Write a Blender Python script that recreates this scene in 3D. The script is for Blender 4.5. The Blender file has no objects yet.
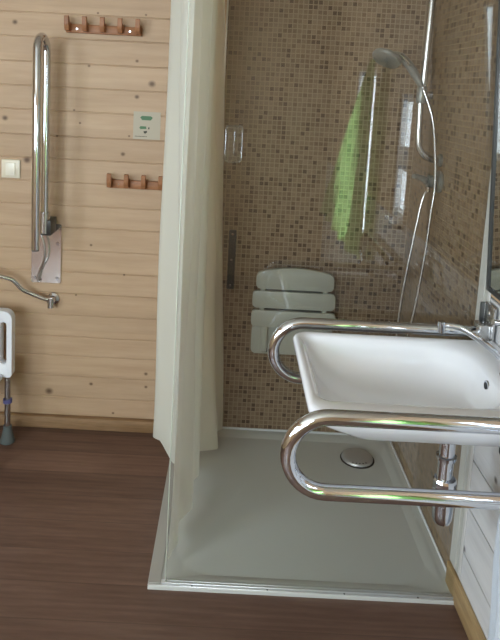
import bpy, bmesh, math, random
from mathutils import Vector, Matrix
random.seed(7)
PI = math.pi
sc = bpy.context.scene
COL = sc.collection

# ------------------------------------------------------------------ materials
def new_mat(name):
    m = bpy.data.materials.new(name); m.use_nodes = True
    nt = m.node_tree
    for n in list(nt.nodes): nt.nodes.remove(n)
    out = nt.nodes.new('ShaderNodeOutputMaterial')
    return m, nt, out

class N:
    """small node helper"""
    def __init__(s, nt): s.nt = nt
    def node(s, t, **kw):
        n = s.nt.nodes.new(t)
        for k, v in kw.items(): setattr(n, k, v)
        return n
    def link(s, a, b): s.nt.links.new(a, b)
    def setin(s, n, i, v):
        if hasattr(v, 'is_linked') or isinstance(v, bpy.types.NodeSocket): s.link(v, n.inputs[i])
        else: n.inputs[i].default_value = v
    def math(s, op, a, b=0.0, c=None, clamp=False):
        n = s.node('ShaderNodeMath', operation=op); n.use_clamp = clamp
        s.setin(n, 0, a); s.setin(n, 1, b)
        if c is not None: s.setin(n, 2, c)
        return n.outputs[0]
    def mix(s, f, a, b, blend='MIX'):
        n = s.node('ShaderNodeMix', data_type='RGBA', blend_type=blend)
        s.setin(n, 0, f); s.setin(n, 6, a); s.setin(n, 7, b)
        return n.outputs[2]
    def noise(s, vec, scale, detail=3, rough=.5, dims='3D'):
        n = s.node('ShaderNodeTexNoise', noise_dimensions=dims)
        n.inputs['Scale'].default_value = scale; n.inputs['Detail'].default_value = detail
        n.inputs['Roughness'].default_value = rough
        s.link(vec, n.inputs['Vector']); return n.outputs['Fac']
    def ramp(s, f, stops):
        n = s.node('ShaderNodeValToRGB'); s.link(f, n.inputs[0])
        e = n.color_ramp.elements
        while len(e) < len(stops): e.new(.5)
        for el, (p, c) in zip(e, stops): el.position = p; el.color = (*c, 1)
        return n.outputs[0]

def srgb(r, g, b):
    f = lambda c: (c/255/12.92) if c/255 <= .04045 else ((c/255+.055)/1.055)**2.4
    return (f(r), f(g), f(b))
def c4(c): return (*c, 1)

def principled(name, col, rough=.5, metal=0, spec=.5, coat=0, bump=None, **kw):
    m, nt, out = new_mat(name); h = N(nt)
    p = h.node('ShaderNodeBsdfPrincipled')
    p.inputs['Base Color'].default_value = c4(col); p.inputs['Roughness'].default_value = rough
    p.inputs['Metallic'].default_value = metal; p.inputs['Specular IOR Level'].default_value = spec
    p.inputs['Coat Weight'].default_value = coat
    for k, v in kw.items(): p.inputs[k].default_value = v
    if bump:
        sc_, st, di = bump
        tc = h.node('ShaderNodeTexCoord'); f = h.noise(tc.outputs['Object'], sc_)
        b = h.node('ShaderNodeBump'); b.inputs['Strength'].default_value = st; b.inputs['Distance'].default_value = di
        h.link(f, b.inputs['Height']); h.link(b.outputs[0], p.inputs['Normal'])
    h.link(p.outputs[0], out.inputs[0])
    return m

def wood(name, base, dark, light, rough=.55, axis='X', knots=(), knot_ax='X', knot_col=(.12, .07, .04), board=None, grain=1.0, spec=.3):
    """grain running along `axis`; coordinates are world = geometry position"""
    m, nt, out = new_mat(name); h = N(nt)
    g = h.node('ShaderNodeNewGeometry'); pos = g.outputs['Position']
    sep = h.node('ShaderNodeSeparateXYZ'); h.link(pos, sep.inputs[0])
    X, Y, Z = sep.outputs
    mp = h.node('ShaderNodeMapping')
    s = {'X': (1.2, 14, 14), 'Y': (14, 1.2, 14), 'Z': (14, 14, 1.2)}[axis]
    mp.inputs['Scale'].default_value = s; h.link(pos, mp.inputs[0])
    f1 = h.noise(mp.outputs[0], 2.2, 4, .6)
    f2 = h.noise(mp.outputs[0], 9.0, 3, .6)
    col = h.ramp(f1, [(.3, dark), (.5, base), (.72, light)])
    fine = h.ramp(f2, [(.35, (1-.18*grain,)*3), (.65, (1, 1, 1))])
    col = h.mix(1.0, col, fine, 'MULTIPLY')
    if board:
        src, z0, w, amt = board
        src = {'X': X, 'Y': Y, 'Z': Z}[src]
        idx = h.math('FLOOR', h.math('DIVIDE', h.math('SUBTRACT', src, z0), w))
        wn = h.node('ShaderNodeTexWhiteNoise', noise_dimensions='1D'); h.link(idx, wn.inputs['W'])
        v = h.math('MULTIPLY_ADD', wn.outputs['Value'], amt, 1-amt/2)
        cc = h.node('ShaderNodeCombineXYZ')
        for i in range(3): h.link(v, cc.inputs[i])
        col = h.mix(1.0, col, cc.outputs[0], 'MULTIPLY')
    U = {'X': X, 'Y': Y}[knot_ax]
    tot = None
    for (kx, kz, r) in knots:
        dx = h.math('MULTIPLY', h.math('SUBTRACT', U, kx), 1/(r*1.15)); dz = h.math('MULTIPLY', h.math('SUBTRACT', Z, kz), 1/r)
        d = h.math('SQRT', h.math('ADD', h.math('MULTIPLY', dx, dx), h.math('MULTIPLY', dz, dz)))
        k = h.math('SUBTRACT', 1.35, d, clamp=True)
        tot = k if tot is None else h.math('MAXIMUM', tot, k)
    if tot is not None:
        col = h.mix(h.math('MULTIPLY', tot, .95), col, c4(knot_col))
    p = h.node('ShaderNodeBsdfPrincipled'); p.inputs['Roughness'].default_value = rough
    p.inputs['Specular IOR Level'].default_value = spec
    h.link(col, p.inputs['Base Color'])
    b = h.node('ShaderNodeBump'); b.inputs['Strength'].default_value = .12; b.inputs['Distance'].default_value = .002
    h.link(f2, b.inputs['Height']); h.link(b.outputs[0], p.inputs['Normal'])
    h.link(p.outputs[0], out.inputs[0])
    return m

def floor_mat():
    m, nt, out = new_mat('laminate_floor'); h = N(nt)
    g = h.node('ShaderNodeNewGeometry'); pos = g.outputs['Position']
    sep = h.node('ShaderNodeSeparateXYZ'); h.link(pos, sep.inputs[0]); X, Y, Z = sep.outputs
    w = .137
    t = h.math('DIVIDE', h.math('SUBTRACT', Y, 1.624), w)
    idx = h.math('FLOOR', t); fr = h.math('FRACT', t)
    wn = h.node('ShaderNodeTexWhiteNoise', noise_dimensions='1D'); h.link(h.math('ADD', idx, 31.3), wn.inputs['W'])
    cmb = h.node('ShaderNodeCombineXYZ')
    h.link(h.math('MULTIPLY', X, 1.3), cmb.inputs[0]); h.link(h.math('MULTIPLY', Y, 12), cmb.inputs[1]); h.link(h.math('MULTIPLY', wn.outputs['Value'], 37), cmb.inputs[2])
    f1 = h.noise(cmb.outputs[0], 1.9, 5, .6); f2 = h.noise(cmb.outputs[0], 9, 4, .7)
    wv = h.node('ShaderNodeTexWave', wave_type='RINGS', rings_direction='Z'); wv.inputs['Scale'].default_value = 1.1
    wv.inputs['Distortion'].default_value = 5; wv.inputs['Detail'].default_value = 2; h.link(cmb.outputs[0], wv.inputs[0])
    col = h.ramp(f1, [(.3, FL_D), (.5, FL_M), (.72, FL_L)])
    col = h.mix(h.math('MULTIPLY', wv.outputs['Fac'], .10), col, c4((.30, .20, .14)))
    col = h.mix(.5, col, h.ramp(f2, [(.35, (.75, .75, .75)), (.65, (1.08, 1.08, 1.08))]), 'MULTIPLY')
    v = h.math('MULTIPLY_ADD', wn.outputs['Value'], .42, .78)
    cc = h.node('ShaderNodeCombineXYZ')
    for i in range(3): h.link(v, cc.inputs[i])
    col = h.mix(1.0, col, cc.outputs[0], 'MULTIPLY')
    seam = h.math('LESS_THAN', h.math('MINIMUM', fr, h.math('SUBTRACT', 1, fr)), .012)
    col = h.mix(h.math('MULTIPLY', seam, .3), col, c4((.02, .012, .01)))
    p = h.node('ShaderNodeBsdfPrincipled'); p.inputs['Roughness'].default_value = .42
    p.inputs['Specular IOR Level'].default_value = .35
    h.link(col, p.inputs['Base Color'])
    b = h.node('ShaderNodeBump'); b.inputs['Strength'].default_value = .15; b.inputs['Distance'].default_value = .002
    h.link(f2, b.inputs['Height']); h.link(b.outputs[0], p.inputs['Normal'])
    h.link(p.outputs[0], out.inputs[0]); return m
FL_D, FL_M, FL_L = (.105, .056, .040), (.135, .075, .054), (.168, .098, .072)

def mosaic(name, ax, pitch=.0195, wide=1.0):
    m, nt, out = new_mat(name); h = N(nt)
    g = h.node('ShaderNodeNewGeometry')
    sep = h.node('ShaderNodeSeparateXYZ'); h.link(g.outputs['Position'], sep.inputs[0])
    U = sep.outputs[{'X': 0, 'Y': 1}[ax]]; Z = sep.outputs[2]
    u = h.math('DIVIDE', U, pitch*wide); v = h.math('DIVIDE', Z, pitch)
    iu, iv = h.math('FLOOR', u), h.math('FLOOR', v)
    fu, fv = h.math('FRACT', u), h.math('FRACT', v)
    cmb = h.node('ShaderNodeCombineXYZ'); h.link(iu, cmb.inputs[0]); h.link(iv, cmb.inputs[1])
    wn = h.node('ShaderNodeTexWhiteNoise', noise_dimensions='3D'); h.link(cmb.outputs[0], wn.inputs['Vector'])
    ramp = h.node('ShaderNodeValToRGB'); ramp.color_ramp.interpolation = 'CONSTANT'
    h.link(wn.outputs['Value'], ramp.inputs[0])
    stops = [(0, MO[0]), (.13, MO[1]), (.30, MO[2]), (.62, MO[3]), (.88, MO[4])]
    e = ramp.color_ramp.elements
    while len(e) < len(stops): e.new(.5)
    for el, (p_, c) in zip(e, stops): el.position = p_; el.color = c4(c)
    # grout mask
    du = h.math('MINIMUM', fu, h.math('SUBTRACT', 1, fu)); dv = h.math('MINIMUM', fv, h.math('SUBTRACT', 1, fv))
    d = h.math('MINIMUM', du, dv)
    mask = h.math('DIVIDE', h.math('SUBTRACT', d, .07), .05, clamp=True)
    col = h.mix(mask, c4(MO[5]), ramp.outputs[0])
    p = h.node('ShaderNodeBsdfPrincipled'); h.link(col, p.inputs['Base Color'])
    h.link(h.math('MULTIPLY_ADD', mask, -.45, .75), p.inputs['Roughness'])
    p.inputs['Specular IOR Level'].default_value = .4
    b = h.node('ShaderNodeBump'); b.inputs['Strength'].default_value = .5; b.inputs['Distance'].default_value = .001
    h.link(mask, b.inputs['Height']); h.link(b.outputs[0], p.inputs['Normal'])
    h.link(p.outputs[0], out.inputs[0]); return m
MO = [(.085, .050, .028), (.150, .095, .054), (.190, .127, .076), (.215, .148, .092), (.235, .166, .105), (.31, .235, .158)]

def pane(name, tint=(.93, .96, .94), ior=1.5, rough=0.0, extra=0.0):
    m, nt, out = new_mat(name); h = N(nt)
    tr = h.node('ShaderNodeBsdfTransparent'); tr.inputs[0].default_value = c4(tint)
    gl = h.node('ShaderNodeBsdfGlossy'); gl.inputs['Roughness'].default_value = rough; gl.inputs[0].default_value = (1, 1, 1, 1)
    fr = h.node('ShaderNodeFresnel'); 
    geo = h.node('ShaderNodeNewGeometry')   # same grazing behaviour on both faces of the pane
    h.link(h.math('MULTIPLY_ADD', geo.outputs['Backfacing'], 1/ior-ior, ior), fr.inputs[0])
    f = fr.outputs[0]
    if extra: f = h.math('ADD', f, extra, clamp=True)
    mx = h.node('ShaderNodeMixShader'); h.link(f, mx.inputs[0]); h.link(tr.outputs[0], mx.inputs[1]); h.link(gl.outputs[0], mx.inputs[2])
    h.link(mx.outputs[0], out.inputs[0]); return m

def cloth(name, col, transl=.5, transp=.0, weave=0.0):
    m, nt, out = new_mat(name); h = N(nt)
    d = h.node('ShaderNodeBsdfDiffuse'); d.inputs[0].default_value = c4(col)
    t = h.node('ShaderNodeBsdfTranslucent'); t.inputs[0].default_value = c4(col)
    mx = h.node('ShaderNodeMixShader'); mx.inputs[0].default_value = transl
    h.link(d.outputs[0], mx.inputs[1]); h.link(t.outputs[0], mx.inputs[2])
    res = mx.outputs[0]
    if transp:
        tp = h.node('ShaderNodeBsdfTransparent'); m2 = h.node('ShaderNodeMixShader'); m2.inputs[0].default_value = transp
        h.link(res, m2.inputs[1]); h.link(tp.outputs[0], m2.inputs[2]); res = m2.outputs[0]
    if weave:
        tc = h.node('ShaderNodeTexCoord'); f = h.noise(tc.outputs['Object'], 220, 2)
        b = h.node('ShaderNodeBump'); b.inputs['Strength'].default_value = weave; b.inputs['Distance'].default_value = .002
        h.link(f, b.inputs['Height']); h.link(b.outputs[0], d.inputs['Normal'])
    h.link(res, out.inputs[0]); return m

KN = [(-0.892,1.704,.009),(-0.593,1.546,.005),(-0.401,1.575,.006),(-0.338,1.487,.012),(-0.397,1.432,.008),(-0.65,1.366,.004),(-0.625,1.315,.004),(-0.718,1.257,.004),(-0.424,1.272,.004),(-0.447,1.197,.008),(-0.93,1.32,.010),(-0.839,1.153,.013),(-0.562,1.755,.004),(-0.371,1.757,.004),(-0.269,1.374,.009),(-0.569,.809,.005),(-0.428,.688,.004),(-0.628,.59,.004),(-0.736,.156,.014),(-0.556,.198,.007),(-0.322,.256,.007),(-0.32,.197,.006),(-0.458,.07,.005),(-0.263,.766,.007)]
M = {}
M['pine'] = wood('whitewashed_pine', (.48, .335, .212), (.44, .30, .185), (.52, .37, .24), axis='X', knots=KN, board=('Z', .049, .0958, .08), grain=.2, rough=.5)
M['pine_plain'] = wood('pine_panelling', (.57, .40, .25), (.50, .34, .205), (.63, .46, .30), axis='Y', board=('Z', .049, .0958, .10), grain=.35)
M['ceiling_boards'] = wood('ceiling_boards', (.66, .60, .50), (.62, .56, .46), (.70, .64, .54), axis='Y', grain=.3)
M['whitened_boards'] = wood('light_whitened_boards', (.66, .66, .66), (.60, .60, .60), (.71, .71, .71), axis='Y', knots=[(1.80, .42, .004), (1.79, .16, .004), (1.75, .185, .010), (1.60, .50, .009)], knot_ax='Y', knot_col=(.16, .15, .15), grain=.25)  # pine boards, whitening by bluish window light put into the colour
M['trim_paint'] = wood('painted_trim', (.68, .67, .64), (.64, .63, .60), (.72, .71, .68), axis='Z', grain=.4)
M['skirting'] = wood('oak_skirting', (.31, .19, .10), (.24, .14, .065), (.38, .25, .13), axis='X', grain=1)
M['skirting_y'] = wood('pine_skirting', (.46, .31, .15), (.36, .22, .10), (.55, .40, .20), axis='Y', grain=1)
M['peg_wood'] = wood('stained_peg_wood', (.33, .145, .062), (.26, .11, .045), (.40, .185, .082), axis='X', grain=.8, rough=.45)
M['floor'] = floor_mat()
M['tile_x'] = mosaic('brown_mosaic_back', 'X'); M['tile_y'] = mosaic('brown_mosaic_side', 'Y', .0195, 1.35)
M['chrome'] = principled('polished_chrome', (.62, .65, .70), .07, 1)
M['steel'] = principled('brushed_steel', (.58, .58, .58), .27, 1, bump=(60, .05, .001))
M['plate'] = principled('steel_plate', (.88, .88, .86), .12, 1, bump=(9, .25, .004))
M['alu'] = principled('anodised_aluminium', (.62, .63, .63), .35, .7)
M['alu_dull'] = principled('dull_metal_strip', (.40, .39, .36), .5, .3)
M['tray'] = principled('acrylic_tray', (.54, .55, .52), .22, 0, .5, coat=.25)
M['ceramic'] = principled('white_ceramic', (.84, .86, .90), .12, 0, .5, coat=.4)
M['white_plastic'] = principled('white_plastic', (.74, .76, .80), .35)
M['grey_plastic'] = principled('pale_grey_plastic', (.40, .405, .345), .35)
M['cream_plastic'] = principled('cream_switch_plastic', (.72, .66, .52), .35)
M['cream_key'] = principled('cream_switch_key', (.80, .76, .64), .3)
M['dark'] = principled('black_plastic', (.02, .021, .024), .4)
M['darkgrey'] = principled('dark_frame', (.05, .052, .05), .35)
M['head'] = principled('grey_shower_plastic', (.20, .205, .19), .3, .3)
M['rubber'] = principled('grey_rubber', (.10, .12, .12), .7, bump=(90, .4, .002))
M['violet'] = principled('violet_clip', (.12, .12, .30), .4)
M['mirror'] = principled('mirror_glass', (.80, .82, .80), .01, 1)
M['hole'] = principled('drain_dark', (.01, .01, .01), .6)
M['glass'] = pane('shower_glass', (.96, .967, .957), 1.5)
M['window_glass'] = pane('window_glass', (.97, .98, .98))
M['clear'] = pane('clear_plastic', (.90, .93, .94), 1.5, .12, .015)
M['edge'] = principled('polished_glass_edge', (.66, .72, .62), .25, 0, .5)
M['curtain'] = cloth('pale_shower_curtain', (.91, .92, .84), .5, .14)
M['green'] = cloth('green_curtain_cloth', (.28, .48, .16), .6)
M['towel'] = cloth('white_towel', (.84, .88, .92), .2, weave=.8)
M['paper'] = principled('label_paper', (.43, .38, .28), .5)
M['green_ink'] = principled('green_ink', (.07, .17, .08), .6)
M['dark_ink'] = principled('dark_ink', (.04, .035, .02), .6)
M['frame_white'] = principled('window_frame_paint', (.75, .76, .76), .4)

# ------------------------------------------------------------------ geometry
def B(): return bmesh.new()
def box(bm, x0, x1, y0, y1, z0, z1, bev=0, seg=2):
    t = bmesh.new()
    r = bmesh.ops.create_cube(t, size=1)
    for v in t.verts: v.co = Vector((x0+(v.co.x+.5)*(x1-x0), y0+(v.co.y+.5)*(y1-y0), z0+(v.co.z+.5)*(z1-z0)))
    if bev: bmesh.ops.bevel(t, geom=t.edges[:], offset=bev, segments=seg, profile=.5, affect='EDGES')
    merge(bm, t); return bm
def merge(bm, t, mat=None):
    if mat is not None: bmesh.ops.transform(t, matrix=mat, verts=t.verts)
    me = bpy.data.meshes.new('tmp'); t.to_mesh(me); t.free(); bm.from_mesh(me); bpy.data.meshes.remove(me)
def ring_strip(bm, rings, close=True, cap0=True, cap1=True):
    vs = [[bm.verts.new(p) for p in r] for r in rings]
    n = len(vs[0])
    for a, b in zip(vs, vs[1:]):
        for i in range(n if close else n-1):
            j = (i+1) % n
            bm.faces.new((a[i], a[j], b[j], b[i]))
    if cap0: bm.faces.new(list(reversed(vs[0])))
    if cap1: bm.faces.new(vs[-1])
    return vs
def tube(bm, pts, r, seg=16, cap=True):
    pts = [Vector(p) for p in pts]; rings = []
    n = len(pts); rr = r if isinstance(r, (list, tuple)) else [r]*n
    tan = [(pts[min(i+1, n-1)]-pts[max(i-1, 0)]).normalized() for i in range(n)]
    up = Vector((0, 0, 1)) if abs(tan[0].z) < .9 else Vector((0, 1, 0))
    nrm = (up - tan[0]*up.dot(tan[0])).normalized()
    for i in range(n):
        nrm = (nrm - tan[i]*nrm.dot(tan[i])).normalized(); bn = tan[i].cross(nrm)
        rings.append([pts[i] + (nrm*math.cos(a)+bn*math.sin(a))*rr[i] for a in [2*PI*k/seg for k in range(seg)]])
    ring_strip(bm, rings, True, cap, cap); return bm
def smooth_path(pts, n=8):
    """Catmull-Rom"""
    P = [Vector(p) for p in pts]; P = [P[0]*2-P[1]] + P + [P[-1]*2-P[-2]]; out = []
    for i in range(1, len(P)-2):
        for k in range(n):
            t = k/n; a, b, c, d = P[i-1:i+3]
            out.append(.5*((2*b)+(c-a)*t+(2*a-5*b+4*c-d)*t*t+(3*b-a-3*c+d)*t**3))
    out.append(P[-2]); return out
def lathe(bm, prof, loc, axis='Z', seg=28):
    """prof: (radius, height) pairs"""
    rings = []
    for r, h in prof:
        ring = []
        for k in range(seg):
            a = 2*PI*k/seg; u, v = r*math.cos(a), r*math.sin(a)
            p = {'Z': (u, v, h), 'X': (h, u, v), 'Y': (u, h, v), '-X': (-h, u, v), '-Y': (u, -h, v)}[axis]
            ring.append(Vector(loc)+Vector(p))
        rings.append(ring)
    ring_strip(bm, rings); return bm
def prism(bm, outline, y0, y1, axis='Y'):
    """outline in (u,v); extruded along axis"""
    def P(u, v, d): return {'Y': (u, d, v), 'X': (d, u, v), 'Z': (u, v, d)}[axis]
    a = [bm.verts.new(P(u, v, y0)) for u, v in outline]; b = [bm.verts.new(P(u, v, y1)) for u, v in outline]
    n = len(a); bm.faces.new(a); bm.faces.new(list(reversed(b)))
    for i in range(n): bm.faces.new((a[i], b[i], b[(i+1) % n], a[(i+1) % n]))
    return bm
def rrect2(x0, x1, y0, y1, rs, n=8):
    """rounded rectangle, corner radii rs = (x0y0, x1y0, x1y1, x0y1)"""
    out = []
    for (cx, cy, a0), r in zip(((x0, y0, PI), (x1, y0, 1.5*PI), (x1, y1, 0), (x0, y1, .5*PI)), rs):
        ox = cx + (r if cx == x0 else -r); oy = cy + (r if cy == y0 else -r)
        for k in range(n+1):
            a = a0 + .5*PI*k/n; out.append((ox+r*math.cos(a), oy+r*math.sin(a)))
    return out

def finish(name, bm, mat, sharp=40):
    bmesh.ops.recalc_face_normals(bm, faces=bm.faces[:])
    for f in bm.faces: f.smooth = True
    lim = math.radians(sharp)
    for e in bm.edges:
        if len(e.link_faces) == 2: e.smooth = e.calc_face_angle(0) < lim
    me = bpy.data.meshes.new(name); bm.to_mesh(me); bm.free()
    me.materials.append(M[mat] if isinstance(mat, str) else mat)
    o = bpy.data.objects.new(name, me); COL.objects.link(o); return o
def world_loc(o):
    v = Vector((0, 0, 0))
    while o: v += o.location; o = o.parent
    return v
def part(name, bm, mat, parent, label=None, sharp=40):
    o = finish(name, bm, mat, sharp)
    off = world_loc(parent); o.data.transform(Matrix.Translation(-off)); o.parent = parent
    if label: o['label'] = label
    return o
def thing(name, loc, label, cat, group=None):
    o = bpy.data.objects.new(name, None); o.empty_display_size = .05; COL.objects.link(o); o.location = loc
    o['label'] = label; o['category'] = cat
    if group: o['group'] = group
    return o
def solo(name, bm, mat, label, cat, group=None, sharp=40):
    o = finish(name, bm, mat, sharp)
    xs = [v.co for v in o.data.vertices]
    c = Vector(((min(v.x for v in xs)+max(v.x for v in xs))/2, (min(v.y for v in xs)+max(v.y for v in xs))/2, min(v.z for v in xs)))
    o.data.transform(Matrix.Translation(-c)); o.location = c
    o['label'] = label; o['category'] = cat
    if group: o['group'] = group
    return o
def struct(name, bm, mat, label=None, sharp=40):
    o = finish(name, bm, mat, sharp); o['kind'] = 'structure'
    if label: o['label'] = label
    return o

XL, XR, YR, YB, ZC = -2.1, .74, -1.5, 2.64, 2.35     # room limits
# ------------------------------------------------------------------ shell
struct('floor', box(B(), XL-.1, .85, YR-.1, 2.8, -.08, 0), 'floor')
struct('ceiling', box(B(), XL-.1, .85, YR-.1, 2.8, ZC, ZC+.08), 'ceiling_boards')

def cuts(z0, holes, levels): pass
def boards(bm, ax, d0, d1, a0, a1, levels, holes=(), bev=.0022):
    """horizontal boards on a wall; ax = running axis, d0..d1 = thickness range on the other axis"""
    for z0, z1 in zip(levels, levels[1:]):
        spans = [(a0, a1)]
        for (h0, h1, hz0, hz1) in holes:
            if z1 > hz0+1e-4 and z0 < hz1-1e-4:
                ns = []
                for s0, s1 in spans:
                    if s0 < h0: ns.append((s0, min(s1, h0)))
                    if s1 > h1: ns.append((max(s0, h1), s1))
                    if s1 <= h0 or s0 >= h1: ns = [x for x in ns if x[1]-x[0] > 1e-4]
                spans = [x for x in ns if x[1]-x[0] > 1e-3]
        for s0, s1 in spans:
            g = .0012
            if ax == 'X': box(bm, s0, s1, d0, d1, z0+g, z1-g, bev, 1)
            else: box(bm, d0, d1, s0, s1, z0+g, z1-g, bev, 1)
            # recessed tongue behind the groove
            if ax == 'X': box(bm, s0, s1, d0+(.003 if d0 >= 0 else 0), d1, z0-g*1.0, z0+g*2)
            else:
                box(bm, d0+(.008 if d0 > 0 else 0), d1-(.008 if d0 < 0 else 0), s0, s1, z0-g, z0+g*2)
lev = [0.0, .049, .134, .229, .321, .406, .501, .595, .689, .783, .879, .972, 1.068, 1.164, 1.258, 1.36, 1.456, 1.552, 1.65, 1.745, 1.84, 1.935, 2.03, 2.125, 2.22, 2.35]
bm = B(); boards(bm, 'X', YB, YB+.03, XL, -.045, lev)
struct('wall_back', bm, 'pine')
lev2 = [i*.0979 for i in range(25)]; lev2[-1] = 2.35
# rear wall (behind the camera) with a window opening
RW = (-2.0, -.52, lev2[9], lev2[21])
bm = B(); boards(bm, 'X', YR-.03, YR, XL, .82, lev2, [RW]); struct('wall_rear', bm, 'pine_plain')
LW = (-.70, .50, lev2[10], lev2[20])
bm = B(); boards(bm, 'Y', XL-.03, XL, YR, YB+.03, lev2, [LW]); struct('wall_left', bm, 'pine_plain')
# right wall: lower boards coloured white for the bright light, pine above, small window
lev3 = [0, .0262, .171, .316, .461, .66, .80, .95, 1.10, 1.25, 1.37, 1.50, 1.62, 1.90, 2.05, 2.2, 2.35]
HW = [(.58, .80, .95, 1.50), (-.50, .04, .66, 1.62)]
kk = lev3.index(.95)
bm = B(); boards(bm, 'Y', XR, XR+.05, YR, 1.835, lev3[:kk+1], HW); struct('wall_right', bm, 'whitened_boards')
bm = B(); boards(bm, 'Y', XR, XR+.05, YR, 1.835, lev3[kk:], HW); struct('wall_right_upper', bm, 'pine_plain')
# shower walls
struct('wall_shower_back', box(B(), -.045, .82, 2.665, 2.72, 0, ZC), 'tile_x')
struct('wall_shower_right', box(B(), .745, .80, 1.836, 2.665, 0, ZC), 'tile_y')
# trim at the end of the mosaic, with a shadow groove
bm = B(); box(bm, .7345, .7395, 1.792, 1.8355, .083, ZC-.002, .0015, 1); box(bm, .7362, .7395, 1.752, 1.791, .085, ZC-.002, .001, 1)
struct('trim_1', bm, 'trim_paint')
struct('baseboard_back', box(B(), XL+.002, -.052, 2.612, 2.6395, .001, .052, .003), 'skirting')
struct('baseboard_right', box(B(), .7265, .7395, YR+.01, 1.834, .001, .080, .003), 'skirting_y')
bm = B(); box(bm, -.052, -.0455, 2.635, 2.664, 0.03, ZC-.002, .001, 1); struct('trim_2', bm, 'trim_paint')

# windows
def window(name, ax, d, a0, a1, z0, z1, mull=(), trans=(), depth=.05):
    """frame at depth d"""
    bm = B(); w = .03
    def bb(u0, u1, q0, q1):
        if ax == 'Y': box(bm, d+.008, d+depth-.004, u0, u1, q0, q1, .003, 1)
        else: box(bm, u0, u1, d-depth+.004, d-.008, q0, q1, .003, 1)
    bb(a0, a0+w, z0, z1); bb(a1-w, a1, z0, z1); bb(a0+w, a1-w, z0, z0+w); bb(a0+w, a1-w, z1-w, z1)
    for u in mull: bb(u-.012, u+.012, z0+w, z1-w)
    for q in trans: bb(a0+w, a1-w, q-.014, q+.014)
    o = struct(name, bm, 'frame_white')
    g = B()
    if ax == 'Y': box(g, d+.022, d+.026, a0+w, a1-w, z0+w, z1-w)
    else: box(g, a0+w, a1-w, d-.026, d-.022, z0+w, z1-w)
    p = finish('window_pane', g, 'window_glass'); p.parent = o
    s = B()
    if ax == 'Y': box(s, d-.045, d+.03, a0-.02, a1+.02, z0-.022, z0-.002, .003)
    else: box(s, a0-.02, a1+.02, d-.03, d+.045, z0-.022, z0-.002, .003)
    q = finish('window_sill', s, 'frame_white'); q.parent = o
    return o
window('window_1', 'Y', XR, .58, .80, .95, 1.50, (), (1.18, 1.205, 1.23, 1.255))
window('window_2', 'Y', XR, -.50, .04, .66, 1.62, ())
window('window_3', 'X', YR, RW[0], RW[1], RW[2], RW[3], (-1.26,))

wl = window('window_4', 'Y', XL-.055, LW[0], LW[1], LW[2], LW[3], (-.10,))
# green curtain gathered at one end of the side window
def drape(fn, nu, nv):
    bm = B(); g = [[bm.verts.new(fn(i/nu, j/nv)) for i in range(nu+1)] for j in range(nv+1)]
    for j in range(nv):
        for i in range(nu): bm.faces.new((g[j][i], g[j][i+1], g[j+1][i+1], g[j+1][i]))
    return bm
def gfn(u, v):
    y0 = .24 + (-1.05-.24)*v; y1 = .33 + (.27-.33)*v
    y = y0+(y1-y0)*u; z = 1.66 - 1.02*v
    return Vector((.665 - .03*math.sin(u*PI*10)*(.15+v*.85), y, z))
gc = thing('window_curtain', (.70, -.2, .6), 'green curtain gathered to a point, mirrored in the shower glass', 'curtain')
part('curtain_cloth', drape(gfn, 90, 12), 'green', gc)
bm = B(); lathe(bm, [(.002, 0), (.022, .002), (.022, .006), (.008, .01), (.008, .06), (.013, .065), (.002, .07)], (.739, .28, 1.655), '-X')
part('holdback_knob', bm, 'chrome', gc)

# ------------------------------------------------------------------ drop-down rails by the basin
def u_rail_path(xw, xt, zt, zb, y, r=.016, seg=18):
    R = (zt-zb)/2; cx = xt + r + R; cz = (zt+zb)/2
    pts = [(xw, y, zt)] + [(xw+(cx-xw)*k/4, y, zt) for k in range(1, 4)]
    for k in range(seg+1):
        a = PI/2 + PI*k/seg; pts.append((cx+R*math.cos(a), y, cz+R*math.sin(a)))
    pts += [(cx+(xw-cx)*k/4, y, zb) for k in range(1, 5)]
    return pts
def rail(y, label, dy=0):
    t = thing('drop_down_rail', (.739, y, .64), label, 'grab rail')
    part('rail_tube', tube(B(), u_rail_path(.700, .125, .86, .70, y), .016, 24), 'chrome', t)
    bm = B(); box(bm, .7255, .7325, y-.034, y+.034, .62, .94, .006); part('wall_plate', bm, 'steel', t)
    for zz in (.672, .832): part('hinge_block', box(B(), .694, .726, y-.024, y+.024, zz, zz+.056, .006), 'steel', t)
    for zz in (.645, .915):
        part('screw', lathe(B(), [(.001, 0), (.008, 0), (.006, .003), (.001, .003)], (.7255, y, zz), '-X', 12), 'chrome', t)
    return t
rail(1.208, 'polished chrome U-shaped drop-down rail in front of the basin, nearest the viewer')
rail(1.721, 'chrome U-shaped drop-down rail behind the basin, next to the shower glass')

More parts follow.
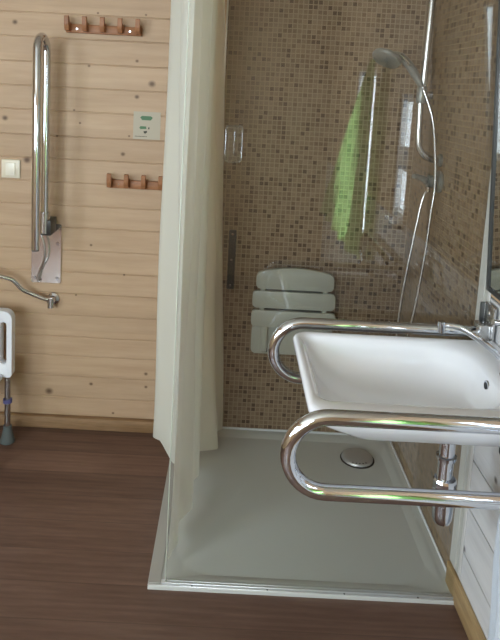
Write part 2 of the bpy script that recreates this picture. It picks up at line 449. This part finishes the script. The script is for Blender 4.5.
# ------------------------------------------------------------------ wash basin
def basin():
    t = thing('wash_basin', (.739, 1.48, .68), 'white rectangular ceramic wash basin hung on the wall between two chrome rails', 'basin')
    X0, X1, Y0, Y1, ZR = .187, .7395, 1.252, 1.702, .84
    bm = B(); rings = []
    def ring(dx0, dx1, dy0, dy1, rl, rr, z, n=10, tilt=0):
        pts = rrect2(X0+dx0, X1-dx1, Y0+dy0, Y1-dy1, (rl, rr, rr, rl), n)
        return [Vector((x, y, z)) for x, y in pts]
    # outside, bottom to rim
    rings.append(ring(.20, .12, .15, .14, .08, .08, .718))
    rings.append(ring(.12, .02, .10, .09, .09, .04, .727))
    rings.append(ring(.06, .0, .05, .05, .08, .01, .757))
    rings.append(ring(.025, .0, .02, .02, .06, .01, .788))
    rings.append(ring(.008, .0, .007, .006, .045, .008, .805))
    rings.append(ring(.0, .0, .0, .0, .042, .008, .822))
    rings.append(ring(.0, .0, .0, .0, .042, .008, .832))
    rings.append(ring(.004, .003, .004, .004, .040, .007, .838))
    rings.append(ring(.010, .008, .010, .010, .036, .006, .840))
    # inner rim; right side leaves a deck for the tap
    rings.append(ring(.017, .060, .050, .020, .034, .055, .8385))
    rings.append(ring(.024, .082, .064, .028, .034, .100, .833))
    rings.append(ring(.031, .094, .073, .034, .036, .110, .820))
    rings.append(ring(.040, .102, .082, .042, .045, .115, .795))
    rings.append(ring(.058, .116, .095, .056, .060, .115, .765))
    rings.append(ring(.090, .145, .120, .082, .075, .100, .742))
    rings.append(ring(.150, .210, .135, .135, .060, .070, .730))
    rings.append(ring(.215, .27, .185, .185, .02, .02, .727))
    for rg in rings:
        for v in rg: v.z += .007
    ring_strip(bm, rings, True, True, True)
    part('basin_bowl', bm, 'ceramic', t, sharp=60)
    part('overflow_ring', lathe(B(), [(.002, 0), (.013, 0), (.013, .003), (.010, .004), (.002, .004)], (.643, 1.490, .812), '-X', 20), 'chrome', t)
    part('overflow_hole', lathe(B(), [(.001, 0), (.0085, 0), (.0085, .001), (.001, .001)], (.6388, 1.490, .812), '-X', 16), 'hole', t)
    part('drain_ring', lathe(B(), [(.001, 0), (.032, 0), (.032, .003), (.024, .005), (.012, .007), (.001, .008)], (.47, 1.475, .7275), 'Z', 28), 'chrome', t)
    return t
basin()

# tap
t = thing('basin_tap', (.69, 1.50, .84), 'chrome lever tap with a long thin spout on the basin deck by the wall', 'tap')
part('tap_body', lathe(B(), [(.001, 0), (.028, 0), (.028, .004), (.022, .008), (.021, .030), (.023, .034), (.023, .044), (.018, .052), (.001, .054)], (.695, 1.48, .8405)), 'chrome', t)
pts = smooth_path([(.690, 1.48, .868), (.661, 1.48, .891), (.622, 1.48, .922), (.590, 1.48, .942), (.560, 1.48, .957), (.535, 1.48, .962), (.516, 1.48, .961)], 5)
sp = part('spout', tube(B(), pts, [.0085-.0015*k/(len(pts)-1) for k in range(len(pts))], 16), 'chrome', t)
part('aerator', tube(B(), [(.514, 1.478, .972), (.516, 1.478, .945)], .0085, 16), 'chrome', sp)
pts = smooth_path([(.70, 1.48, .89), (.697, 1.475, .945), (.66, 1.465, .975), (.625, 1.455, .985)], 5)
part('lever', tube(B(), pts, .0065, 12), 'chrome', t)

# bottle trap
t = thing('bottle_trap', (.568, 1.5, .43), 'chrome bottle trap hanging under the wash basin', 'trap')
part('tailpiece', lathe(B(), [(.001, .560), (.019, .560), (.019, .612), (.024, .613), (.025, .622), (.019, .624), (.019, .689), (.001, .689)], (.566, 1.5, 0)), 'chrome', t)
part('collar_nut', lathe(B(), [(.001, .522), (.027, .522), (.029, .526), (.029, .536), (.026, .538), (.028, .541), (.029, .556), (.026, .562), (.001, .562)], (.568, 1.5, 0), 'Z', 12), 'chrome', t, sharp=20)
part('bottle', lathe(B(), [(.001, .436), (.012, .438), (.020, .445), (.024, .456), (.025, .470), (.025, .522), (.001, .522)], (.570, 1.5, 0)), 'chrome', t)
part('outlet_pipe', tube(B(), [(.585, 1.5, .510), (.7395, 1.5, .510)], .0125, 16), 'chrome', t)
part('outlet_nut', lathe(B(), [(.001, 0), (.017, 0), (.017, .016), (.001, .016)], (.596, 1.5, .510), 'X', 10), 'chrome', t, sharp=20)
part('wall_flange', lathe(B(), [(.001, 0), (.032, 0), (.030, .006), (.015, .012), (.001, .012)], (.7395, 1.5, .510), '-X', 24), 'chrome', t)

# mirror, tilted out at its top
t = thing('tilted_mirror', (.73, 1.52, .97), 'dark-framed mirror on the wall above the basin, cut off by the right edge', 'mirror')
def tilt(bm):
    for v in bm.verts: v.co.x -= (v.co.z-.97)*.062
    return bm
bm = B(); y0, y1, z0, z1 = 1.20, 1.752, .972, 1.98
for (a, b, c, d) in ((y0, y0+.014, z0, z1), (y1-.014, y1, z0, z1), (y0+.014, y1-.014, z0, z0+.014), (y0+.014, y1-.014, z1-.014, z1)): box(bm, .722, .735, a, b, c, d, .003, 2)
part('mirror_frame', tilt(bm), 'darkgrey', t)
part('mirror_pane', tilt(box(B(), .727, .733, y0+.012, y1-.012, z0+.012, z1-.012)), 'mirror', t)
bm = B(); box(bm, .698, .7395, 1.47, 1.50, 1.60, 1.63, .003); part('tilt_bracket', bm, 'darkgrey', t)

# towel on a hook below the basin
tk = thing('wall_hook', (.7395, 1.515, .615), 'small black hook on the white boards under the basin', 'hook')
part('hook_plate', box(B(), .7335, .7395, 1.503, 1.523, .610, .645, .002), 'dark', tk)
part('hook_prong', tube(B(), smooth_path([(.735, 1.513, .625), (.715, 1.513, .618), (.705, 1.513, .628), (.704, 1.513, .640)], 4), .0045, 10), 'dark', tk)
def tfn(u, v):
    z = .505-.46*v; k = min(1, v*3)
    w = 1.40
    y = w + (1.475-w)*u + .008*math.sin(v*7)
    return Vector((.705 + .012*math.sin(u*14+v*2), y, z))
bm = drape(tfn, 24, 30)
ext = bmesh.ops.solidify(bm, geom=bm.faces[:], thickness=.008)
tw = thing('hand_towel', (.705, 1.44, .04), 'white terry towel hanging against the boards at the lower right edge', 'towel')
part('towel_cloth', bm, 'towel', tw, sharp=80)
bm = B(); tube(bm, [(.7395, 1.39, .512), (.705, 1.39, .512), (.705, 1.485, .512), (.7395, 1.485, .512)], .004, 8)
tr = solo('towel_bar', bm, 'chrome', 'thin chrome bar that carries the white towel at the right edge', 'towel bar')

# wall grab loop under the side window (seen in the glass)
t = thing('wall_grab_loop', (.739, .6, .5), 'looped grab rail along the side wall, mirrored in the shower glass', 'grab rail')
pts = [(.685, 1.10, .80)]+[(.685, .38+.075*math.cos(a), .725+.075*math.sin(a)) for a in [PI/2+PI*k/12 for k in range(13)]]+[(.685, 1.10, .65)]
part('rail_tube', tube(B(), pts, .016, 16), 'chrome', t)
part('wall_plate', box(B(), .668, .7395, 1.10, 1.13, .60, .85, .005), 'steel', t)
part('stand_off', tube(B(), [(.685, .6, .65), (.7395, .6, .65)], .012, 12), 'steel', t)

# ------------------------------------------------------------------ shower tray, glass
t = TRAY = thing('shower_tray', (.27, 2.2, 0), 'pale grey-green shower tray with a flat floor on the dark boards', 'shower tray')
bm = B(); x0, x1, y0, y1 = -.187, .7385, 1.750, 2.6645
x1 = .7260; rings = []
def tr_ring(i0, i1, j0, j1, r, z): rings.append([Vector((x, y, z)) for x, y in rrect2(x0+i0, x1-i1, y0+j0, y1-j1, (r,)*4, 8)])
x1 = .7445
tr_ring(.0, .0005, .0, .0, .002, .001); tr_ring(.0, .0005, .0, .0, .002, .018); tr_ring(.002, .001, .002, .001, .002, .020)
tr_ring(.040, .030, .034, .020, .03, .020); tr_ring(.050, .038, .044, .030, .05, .0185); tr_ring(.072, .060, .066, .052, .10, .010)
tr_ring(.082, .070, .078, .064, .10, .0092); tr_ring(.26, .24, .26, .26, .05, .0088)
ring_strip(bm, rings, True, True, True)
part('tray_pan', bm, 'tray', t, sharp=12)
part('sealant', box(B(), .7385, .7448, 1.838, 2.664, .0202, .030, .002, 1), 'white_plastic', t)
part('sealant', box(B(), -.04, .738, 2.6585, 2.6648, .0202, .029, .002, 1), 'white_plastic', t)
bm = B()
part('edge_profile', box(bm, -.1870, -.149, 1.7575, 2.60, .0205, .0245, .0012, 1), 'alu_dull', t, 'grey metal edge strip')
bm = B(); lathe(bm, [(.001, .0), (.064, .0), (.064, .006), (.061, .010), (.045, .014), (.001, .016)], (.577, 2.50, .0095), 'Z', 36)
dc = part('drain_cover', bm, 'alu', t, 'round metal drain cover')
bm = B(); lathe(bm, [(.001, 0), (.070, 0), (.070, .0012), (.001, .0012)], (.577, 2.497, .0098), 'Z', 36); part('drain_recess', bm, 'hole', dc)
for k in range(5):
    a = -PI/2+(k-2)*.25
    part('drain_slot', lathe(B(), [(.0005, 0), (.003, 0), (.003, .0012), (.0005, .0012)], (.577+.0555*math.cos(a), 2.50+.0555*math.sin(a), .0212), 'Z', 8), 'hole', dc)

t = SCREEN = thing('shower_screen', (.30, 1.765, .02), 'fixed clear glass shower screen standing on the front edge of the tray', 'shower screen')
part('glass_pane', box(B(), -.1337, .7335, 1.762, 1.768, .024, 1.98), 'glass', t)
part('edge_highlight', box(B(), -.1364, -.1339, 1.761, 1.769, .024, 1.98, .001, 1), 'edge', t, 'pale strip painting the highlight down the free edge of the glass')  # bright line of the polished glass edge, put in as a pale strip
bm = B(); box(bm, -.148, .7335, 1.7570, 1.7615, .0205, .027, .001, 1); box(bm, -.148, .7335, 1.7685, 1.773, .0205, .026, .001, 1); box(bm, -.148, .7335, 1.7615, 1.7685, .0205, .0235)
part('bottom_channel', bm, 'alu', t, 'aluminium channel holding the glass')
bm = B(); box(bm, -.187, .724, 1.7502, 1.7566, .0205, .0230, .001, 1); th = part('threshold_strip', bm, 'alu', t)
for x in (-.055, .17, .40, .62):
    part('screw', lathe(B(), [(.0005, 0), (.0030, 0), (.002, .001), (.0005, .001)], (x, 1.7535, .0231), 'Z', 12), 'darkgrey', th)
part('wall_clamp', box(B(), .715, .7335, 1.7560, 1.7618, .853, .943, .002), 'darkgrey', t, 'dark clamp fixing the glass to the wall')

# clear plastic hook on the glass
t = thing('glass_hook', (.0, 1.767, 1.29), 'small clear plastic squeegee holder stuck on the shower glass beside the curtain', 'holder')
bm = B(); prism(bm, rrect2(-.022, .026, 1.290, 1.392, (.012, .012, .008, .008), 5), 1.7540, 1.7615); part('holder_plate', bm, 'clear', t)
out_ = rrect2(-.020, .024, 1.292, 1.390, (.012, .012, .008, .008), 5)
bm = B(); tube(bm, [(x, 1.7515, z) for x, z in out_+out_[:1]], .0011, 8); tube(bm, [(.004, 1.7515, 1.31), (.002, 1.7515, 1.375)], .001, 8)
part('molded_rib', bm, 'clear', t)

# ------------------------------------------------------------------ shower curtain
path = [(-.010, 2.625), (-.020, 2.60), (-.05, 2.57), (-.060, 2.53), (-.040, 2.49), (-.06, 2.455), (-.18, 2.42), (-.262, 2.385), (-.20, 2.345), (-.11, 2.31), (-.075, 2.275), (-.13, 2.24), (-.195, 2.20), (-.185, 2.155), (-.115, 2.12), (-.085, 2.085), (-.12, 2.05), (-.155, 2.01), (-.155, 1.97), (-.125, 1.945), (-.105, 1.915), (-.125, 1.885), (-.137, 1.875), (-.135, 1.855), (-.125, 1.84)]
sp_ = smooth_path([(x, y, 0) for x, y in path], 6)
NS = len(sp_)-1
def cfn(u, v):
    p = sp_[min(NS, int(round(u*NS)))]
    c = -.03 + (-.14+.03)*(2.62-p.y)/.8
    x, y = p.x, p.y
    hem = .035 if x > -.16 else min(.12, .035+(-.16-x)*1.3)
    if x > -.16 and y < 2.1: hem = .03
    z = 1.97 + (hem-1.97)*v
    k = .92+.07*v
    if y < 2.3: k *= 1-.72*v*v                      # folds open out towards the hem
    x = c + (x-c)*k + .006*math.sin(v*9+u*20)*v + (-.055+.080*v)*max(0, min(1, (y-2.34)/.12))*(1 if p.x > -.15 else .0)
    # lower front part is drawn into the tray
    if y < 2.5: x += .018*max(0, v-.70)/.30*(1 if x > -.165 else 0)*min(1, (y-1.82)/.25)
    y += .005*math.sin(v*6+u*31)
    return Vector((x, y, z))
t = thing('shower_curtain', (-.1, 2.2, .03), 'pale cream-green shower curtain hanging in folds along the open side of the tray', 'shower curtain')
part('curtain_cloth', drape(cfn, NS, 30), 'curtain', t, sharp=180)
part('curtain_rail', tube(B(), [(-.11, 1.825, 1.99), (-.10, 2.664, 1.99)], .010, 14), 'chrome', t)
bm = B(); tube(bm, [(-.11, 1.84, 1.99), (-.11, 1.84, ZC)], .008, 12); part('ceiling_support', bm, 'chrome', t)

# ------------------------------------------------------------------ shower fittings
YS = 2.30
t = thing('shower_riser_rail', (.70, YS, 1.25), 'slim chrome riser rail bending into the mosaic side wall of the shower', 'shower rail')
pts = [(.664, YS+.01, 1.98), (.660, YS+.005, 1.75), (.655, YS, 1.52), (.652, YS, 1.47)]
part('riser_tube', tube(B(), pts, .0120, 18), 'steel', t)
pts = smooth_path([(.648, YS, 1.50), (.652, YS, 1.42), (.655, YS, 1.345), (.662, YS, 1.310), (.682, YS, 1.285), (.71, YS+.005, 1.273), (.744, YS+.01, 1.270)], 5)
part('lower_bend', tube(B(), pts, .0115, 16), 'steel', t)
part('wall_flange', lathe(B(), [(.001, 0), (.024, 0), (.023, .006), (.014, .012), (.001, .012)], (.7445, YS+.01, 1.270), '-X', 24), 'head', t)
bm = B(); tube(bm, [(.664, YS+.01, 1.93), (.7445, YS+.02, 1.93)], .008, 12); part('upper_bracket', bm, 'steel', t)
sl = part('slider', lathe(B(), [(.001, -.03), (.016, -.03), (.018, -.02), (.018, .02), (.015, .03), (.001, .03)], (.652, YS, 1.500)), 'head', t)
part('slider_knob', lathe(B(), [(.001, 0), (.011, 0), (.012, .02), (.001, .022)], (.668, YS, 1.50), 'X', 16), 'chrome', sl)

t = thing('hand_shower', (.56, YS, 1.6), 'grey hand shower with round head clipped on the riser rail', 'hand shower')
# head disc: axis tilted down and left
bm = B(); prof = [(.001, -.014), (.040, -.014), (.050, -.010), (.053, -.002), (.050, .006), (.034, .013), (.012, .017), (.001, .018)]
lathe(bm, prof, (0, 0, 0), 'Z', 32)
ax = Vector((.42, .36, .88)).normalized(); q = Vector((0, 0, 1)).rotation_difference(ax)
bmesh.ops.transform(bm, matrix=Matrix.Translation((.520, YS, 1.620)) @ q.to_matrix().to_4x4(), verts=bm.verts)
part('shower_head', bm, 'head', t)
pts = smooth_path([(.535, YS, 1.632), (.565, YS, 1.628), (.598, YS, 1.600), (.625, YS, 1.565), (.648, YS-.005, 1.528)], 5)
part('handle', tube(B(), pts, [.012, .012, .012, .012, .013, .014]+[.015]*(len(pts)-12)+[.014, .014, .013, .013, .012, .011], 16), 'head', t)
pts = smooth_path([(.560, YS-.016, 1.634), (.580, YS-.016, 1.618), (.596, YS-.016, 1.598)], 4)
part('chrome_inlay', tube(B(), pts, .0055, 10), 'chrome', t)

t = thing('shower_hose', (.70, YS-.03, .7), 'long thin chrome hose looping down the shower side wall', 'hose')
pts = smooth_path([(.650, YS-.012, 1.525), (.668, YS-.02, 1.48), (.690, YS-.03, 1.413), (.708, YS-.03, 1.308), (.719, YS-.03, 1.182), (.714, YS-.03, 1.091), (.707, YS-.03, .943), (.696, YS-.03, .812), (.684, YS-.03, .70), (.665, YS-.03, .60), (.645, YS-.03, .56), (.632, YS-.03, .62), (.640, YS-.03, .80), (.662, YS-.03, 1.00), (.680, YS-.028, 1.13), (.696, YS-.024, 1.168)], 7)
part('hose_tube', tube(B(), pts, .0050, 10), 'steel', t)
part('hose_nut', lathe(B(), [(.001, 0), (.009, 0), (.009, .018), (.001, .018)], (.697, YS-.024, 1.160), 'Z', 8), 'chrome', t)

t = thing('shower_mixer', (.7445, YS, 1.19), 'dark chrome round shower mixer on the mosaic side wall', 'mixer')
bm = B(); lathe(bm, [(.001, 0), (.040, 0), (.040, .006), (.034, .012), (.024, .014), (.022, .045), (.001, .047)], (.7445, YS, 1.195), '-X'); part('mixer_body', bm, 'head', t)
bm = B(); tube(bm, smooth_path([(.695, YS, 1.195), (.680, YS-.01, 1.205), (.655, YS-.02, 1.212), (.640, YS-.03, 1.214)], 4), [.012]*5+[.010]*4+[.008]*4, 12); part('lever', bm, 'head', t)

# folding seat on the back wall
t = thing('folding_shower_seat', (.285, 2.664, .37), 'pale grey slatted shower seat folded up against the mosaic back wall', 'shower seat')
def slat(zb, zt, xa, xb, arch=0, yf=2.600):
    out = []; r = .018
    base = rrect2(xa, xb, zb, zt, (r, r, r, r), 5)
    pts = []
    for i, (x, z) in enumerate(base):
        if arch and z > (zb+zt)/2:
            k = (x-xa)/(xb-xa); z = z + arch*(1-(2*k-1)**2)
        pts.append((x, z))
    # subdivide the top edge for the arch
    if arch:
        n = len(pts); fin = []
        for i in range(n):
            fin.append(pts[i]); a = pts[i]; b = pts[(i+1) % n]
            if abs(b[0]-a[0]) > .15 and min(a[1], b[1]) > (zb+zt)/2:
                for m in range(1, 10):
                    f = m/10; x = a[0]+(b[0]-a[0])*f; k = (x-xa)/(xb-xa)
                    fin.append((x, zt + arch*(1-(2*k-1)**2)))
        pts = fin
    bm = B(); prism(bm, pts, yf, yf+.016)
    bmesh.ops.bevel(bm, geom=[e for e in bm.edges if abs(e.verts[0].co.y-e.verts[1].co.y) < 1e-5], offset=.002, segments=2, profile=.5, affect='EDGES')
    return bm
part('seat_slat', slat(.672, .740, .126, .447, .024), 'grey_plastic', t, sharp=30)
part('seat_slat', slat(.590, .662, .114, .457), 'grey_plastic', t, sharp=30)
part('seat_slat', slat(.508, .579, .113, .463), 'grey_plastic', t, sharp=30)
for xx in (.155, .415):
    bm = B(); box(bm, xx-.010, xx+.010, 2.606, 2.622, .52, .73, .003); part('slat_bridge', bm, 'grey_plastic', t)
    bm = B(); box(bm, xx+.006, xx+.030, 2.618, 2.634, .39, .51, .004); part('support_arm', bm, 'grey_plastic', t)
    bm = B(); box(bm, xx+.010, xx+.034, 2.628, 2.664, .385, .40, .003); part('hinge_bracket', bm, 'darkgrey', t, 'dark hinge bracket')
part('lower_panel', slat(.375, .500, .120, .460, 0, 2.640), 'grey_plastic', t, sharp=30)
bm = B(); box(bm, .17, .40, 2.6225, 2.666, .52, .70, .004); part('slat_shade_block', bm, 'darkgrey', t, 'mounting block coloured dark as the shade between the slats')  # dark colour paints the shade seen through the slat gaps

# black strip with screws on the back wall beside the curtain
t = thing('black_wall_strip', (-.0, 2.66, .64), 'narrow black strip with three silver screws, beside the curtain edge', 'bracket')
part('strip_body', box(B(), .004, .034, 2.655, 2.6645, .645, .900, .003), 'dark', t)
for z in (.882, .772, .662): part('screw', lathe(B(), [(.0005, 0), (.0055, 0), (.004, .002), (.0005, .002)], (.018, 2.655, z), '-Y', 12), 'chrome', t)

# ------------------------------------------------------------------ left wall objects
def peg_rack(xa, z, label, npeg=5, w=.30):
    t = thing('peg_rack', (xa+w/2, 2.639, z), label, 'coat rack', 'reddish wooden peg racks on the plank wall')
    bm = B(); box(bm, xa, xa+w, 2.619, 2.6408, z, z+.034, .003); part('back_board', bm, 'peg_wood', t)
    for k in range(npeg):
        px = xa + .011 + k*(w-.022)/(npeg-1)
        bm = B(); h = .034
        pr = [(2.630, z+.006), (2.592, z+.006), (2.582, z+.030), (2.582, z+.062), (2.594, z+.064), (2.600, z+.040), (2.630, z+.040)]
        prism(bm, pr, px-.009, px+.009, 'X')
        bmesh.ops.bevel(bm, geom=bm.edges[:], offset=.0015, segments=1, affect='EDGES')
        part('peg', bm, 'peg_wood', t, sharp=25)
    for px in (xa+.045, xa+w-.045):
        part('screw', lathe(B(), [(.0005, 0), (.004, 0), (.003, .0015), (.0005, .0015)], (px, 2.619, z+.016), '-Y', 10), 'chrome', t)
    return t
peg_rack(-.684, 1.672, 'upper reddish wooden rack with five pegs, near the top of the plank wall')
peg_rack(-.503, 1.058, 'lower reddish wooden peg rack, its right end hidden behind the shower curtain')

t = thing('light_switch', (-.903, 2.64, 1.08), 'square cream light switch on the plank wall at the left edge', 'switch')
part('switch_plate', box(B(), -.942, -.865, 2.631, 2.6395, 1.076, 1.152, .004), 'cream_plastic', t)
part('rocker', box(B(), -.923, -.884, 2.6255, 2.631, 1.088, 1.140, .002), 'cream_key', t)

# sticker with green marks
t = thing('wall_sticker', (-.355, 2.64, 1.27), 'pale paper sticker with green marks on the plank wall left of the curtain', 'sticker')
def seg(bm, x0, x1, z0, z1, y=2.6372): box(bm, x0, x1, y, y+.0004, z0, z1)
part('sticker_sheet', box(B(), -.408, -.298, 2.6378, 2.6392, 1.262, 1.374), 'paper', t)
bm = B(); prism(bm, [(-.381, 1.350), (-.374, 1.357), (-.338, 1.357), (-.329, 1.351), (-.338, 1.340), (-.372, 1.340)], 2.6372, 2.6377); part('green_arrow', bm, 'green_ink', t)
bm = B(); prism(bm, [(-.383, 1.309), (-.379, 1.315), (-.356, 1.315), (-.354, 1.305), (-.379, 1.303)], 2.6372, 2.6377); part('green_bar', bm, 'green_ink', t)
bm = B(); prism(bm, [(-.366, 1.295), (-.352, 1.297), (-.351, 1.291), (-.359, 1.285), (-.364, 1.288)], 2.6372, 2.6377)
prism(bm, [(-.347, 1.312), (-.342, 1.312), (-.342, 1.304), (-.347, 1.304)], 2.6372, 2.6377); part('dark_mark', bm, 'dark_ink', t)
bm = B()
for k in range(9):
    x = -.400+k*.0055; seg(bm, x, x+.0035, 1.272, 1.275)
part('small_print', bm, 'dark_ink', t)

# folded-up rail on the plank wall
t = thing('folded_grab_rail', (-.74, 2.64, .63), 'chrome grab rail folded up against the plank wall above a steel plate', 'grab rail')
xb = -.742; y1, y2 = 2.565, 2.445
pts = [(xb, y1, .93)]+[(xb, y1, 1.2), (xb, y1, 1.45), (xb-.001, y1, 1.60)]
for k in range(1, 16):
    a = PI*k/16; pts.append((xb-.001, (y1+y2)/2+(y1-y2)/2*math.cos(a), 1.588+.055*math.sin(a)))
pts += [(xb, y2, 1.60), (xb, y2, 1.2), (xb, y2, .832)]
part('rail_tube', tube(B(), pts, .0165, 20), 'chrome', t)
part('tube_end_cap', tube(B(), [(xb, y2, .832), (xb, y2, .826)], .0145, 16), 'darkgrey', t)
bm = B(); prism(bm, rrect2(-.815, -.692, .640, .893, (.006,)*4, 3), 2.632, 2.6392)
part('wall_plate', bm, 'plate', t, 'reflective steel wall plate')
bm = B(); box(bm, -.755, -.712, 2.548, 2.6315, .862, .925, .004); part('hinge_block', bm, 'darkgrey', t, 'dark hinge block')
bm = B(); tube(bm, [(-.742, 2.565, .955), (-.742, 2.565, .87)], .021, 18); part('hinge_sleeve', bm, 'steel', t)
bm = B(); tube(bm, [(-.790, 2.565, .872), (-.712, 2.565, .872)], .008, 12); part('hinge_pin', bm, 'darkgrey', t)
bm = B(); tube(bm, smooth_path([(-.765, 2.60, .852), (-.752, 2.60, .80), (-.752, 2.605, .75), (-.772, 2.615, .70), (-.783, 2.62, .655), (-.775, 2.622, .648)], 6), .0055, 10); part('cable', bm, 'steel', t, 'thin grey cable')
for (x, z) in ((-.80, .81), (-.706, .81), (-.80, .66), (-.706, .66)): part('screw', lathe(B(), [(.0005, 0), (.008, 0), (.006, .003), (.0005, .003)], (x, 2.632, z), '-Y', 12), 'chrome', t)

# chrome supply hose at the left edge
t = thing('supply_hose', (-.73, 2.63, .56), 'curved chrome supply hose ending at a wall valve, left edge', 'hose')
part('hose_tube', tube(B(), smooth_path([(-1.10, 2.50, .695), (-.98, 2.52, .700), (-.925, 2.54, .688), (-.87, 2.56, .668), (-.835, 2.575, .625), (-.80, 2.59, .603), (-.757, 2.60, .583), (-.735, 2.605, .575)], 6), .0085, 12), 'steel', t)
bm = B(); lathe(bm, [(.001, 0), (.026, 0), (.025, .008), (.016, .014), (.015, .045), (.001, .047)], (-.722, 2.6392, .572), '-Y', 24); part('valve_rosette', bm, 'chrome', t)
bm = B(); tube(bm, [(-.722, 2.60, .585), (-.722, 2.60, .545)], .014, 12); part('valve_body', bm, 'steel', t)

# shower stool at the left edge
t = thing('shower_stool', (-1.0, 2.48, 0), 'white plastic shower stool with slotted panel and metal leg, cut off by the left edge', 'stool')
out = rrect2(-1.26, -.842, .288, .560, (.010, .014, .030, .030), 6)
out = [(x, z + (.016*(1-((x+1.05)/.21)**2) if z > .45 else 0)) for x, z in out]
# panel made as two shells with slots: strips around slots
def panel():
    bm = B(); y0, y1 = 2.475, 2.515
    # outline strips: leave two rounded slots open
    me = bmesh.new(); prism(me, out, y0, y1)
    merge(bm, me)
    return bm
pn = part('side_panel', panel(), 'white_plastic', t, sharp=30)
for xs in (-.8755, -1.225):
    c = bmesh.new(); prism(c, rrect2(xs-.0125, xs+.0125, .343, .519, (.0124,)*4, 8), 2.40, 2.60)
    cut = finish('cutter', c, 'white_plastic'); cut.data.transform(Matrix.Translation(-world_loc(t)))
    cut.location = t.location
    md = pn.modifiers.new('slot', 'BOOLEAN'); md.object = cut; md.operation = 'DIFFERENCE'; md.solver = 'EXACT'
    bpy.context.view_layer.update()
    dg = bpy.context.evaluated_depsgraph_get(); nm = bpy.data.meshes.new_from_object(pn.evaluated_get(dg))
    pn.modifiers.clear(); pn.data = nm; bpy.data.objects.remove(cut)
bv = pn.modifiers.new('bevel', 'BEVEL'); bv.width = .006; bv.segments = 2; bv.limit_method = 'ANGLE'; bv.angle_limit = math.radians(50)
for xl in (-.864, -1.236):
    for yl in (2.495, 2.27):
        lg = part('leg', tube(B(), [(xl, yl, .30), (xl, yl, .06)], .0125, 16), 'steel', t)
        part('height_clip', lathe(B(), [(.001, 0), (.018, 0), (.018, .016), (.001, .016)], (xl, yl, .172), 'Z', 16), 'violet', lg)
        part('rubber_foot', lathe(B(), [(.001, .0), (.029, .0), (.030, .008), (.024, .025), (.017, .06), (.0165, .072), (.001, .072)], (xl, yl, .001), 'Z', 20), 'rubber', lg)
bm = B(); box(bm, -1.25, -.875, 2.262, 2.474, .283, .305, .008); part('seat', bm, 'white_plastic', t)

TRAY.location.z -= .008; SCREEN.location.z -= .008    # tray let into the floor

# ------------------------------------------------------------------ camera
cd = bpy.data.cameras.new('camera'); cam = bpy.data.objects.new('camera', cd); COL.objects.link(cam)
R = [[0.9986873936884886, 0.051220012570223204, 0.0], [0.006911683915417408, -0.13476395746727501, 0.9908536241005591], [0.05075153508168184, -0.9895530233797806, -0.13494108198316793]]
cam.matrix_world = Matrix(((R[0][0], -R[0][1], -R[0][2], 0), (R[1][0], -R[1][1], -R[1][2], 0), (R[2][0], -R[2][1], -R[2][2], 1.5), (0, 0, 0, 1)))
cd.sensor_fit = 'HORIZONTAL'; cd.sensor_width = 36; cd.lens = 36*650/500
cd.shift_x = -(231.466-250)/500; cd.shift_y = (173.405-320)/500
cd.sensor_fit = 'HORIZONTAL'; cd.clip_start = .02
sc.camera = cam

# ------------------------------------------------------------------ light
w = bpy.data.worlds.new('sky'); sc.world = w; w.use_nodes = True
nt = w.node_tree; bg = nt.nodes['Background']
bg.inputs[0].default_value = (.62, .80, 1.0, 1); bg.inputs[1].default_value = 3.0
def area(name, loc, rot, sx, sy, power, col):
    l = bpy.data.lights.new(name, 'AREA'); l.shape = 'RECTANGLE'; l.size = sx; l.size_y = sy; l.energy = power; l.color = col
    o = bpy.data.objects.new(name, l); COL.objects.link(o); o.location = loc; o.rotation_euler = rot; return o
area('daylight_rear_window', ((RW[0]+RW[1])/2, YR-.035, (RW[2]+RW[3])/2), (PI/2, 0, 0), RW[1]-RW[0]-.06, RW[3]-RW[2]-.06, 76, (.84, .93, 1.0))
area('daylight_side_window', (XR+.056, -.23, 1.14), (0, PI/2, 0), .90, .46, 24, (.86, .94, 1.0))
area('daylight_small_window', (XR+.034, .69, 1.225), (0, PI/2, 0), .48, .17, 3, (.84, .93, 1.0))
area('daylight_left_window', (XL-.045, (LW[0]+LW[1])/2, (LW[2]+LW[3])/2), (0, -PI/2, 0), LW[3]-LW[2]-.06, LW[1]-LW[0]-.06, 58, (.82, .91, 1.0))
sun = bpy.data.lights.new('sun', 'SUN'); sun.energy = 4.0; sun.angle = .01; sun.color = (1, .93, .82)
so = bpy.data.objects.new('sun', sun); COL.objects.link(so); so.rotation_euler = Vector((.75, -.25, .62)).to_track_quat('Z', 'Y').to_euler()
so.location = (4, 0, 4)

sc.view_settings.view_transform = 'Standard'; sc.view_settings.look = 'None'
sc.view_settings.exposure = 0.08; sc.view_settings.gamma = 1.0; sc.view_settings.use_curve_mapping = False
sc.cycles.max_bounces = 12; sc.cycles.transparent_max_bounces = 24; sc.cycles.caustics_reflective = False; sc.cycles.caustics_refractive = False
sc.cycles.sample_clamp_indirect = 4
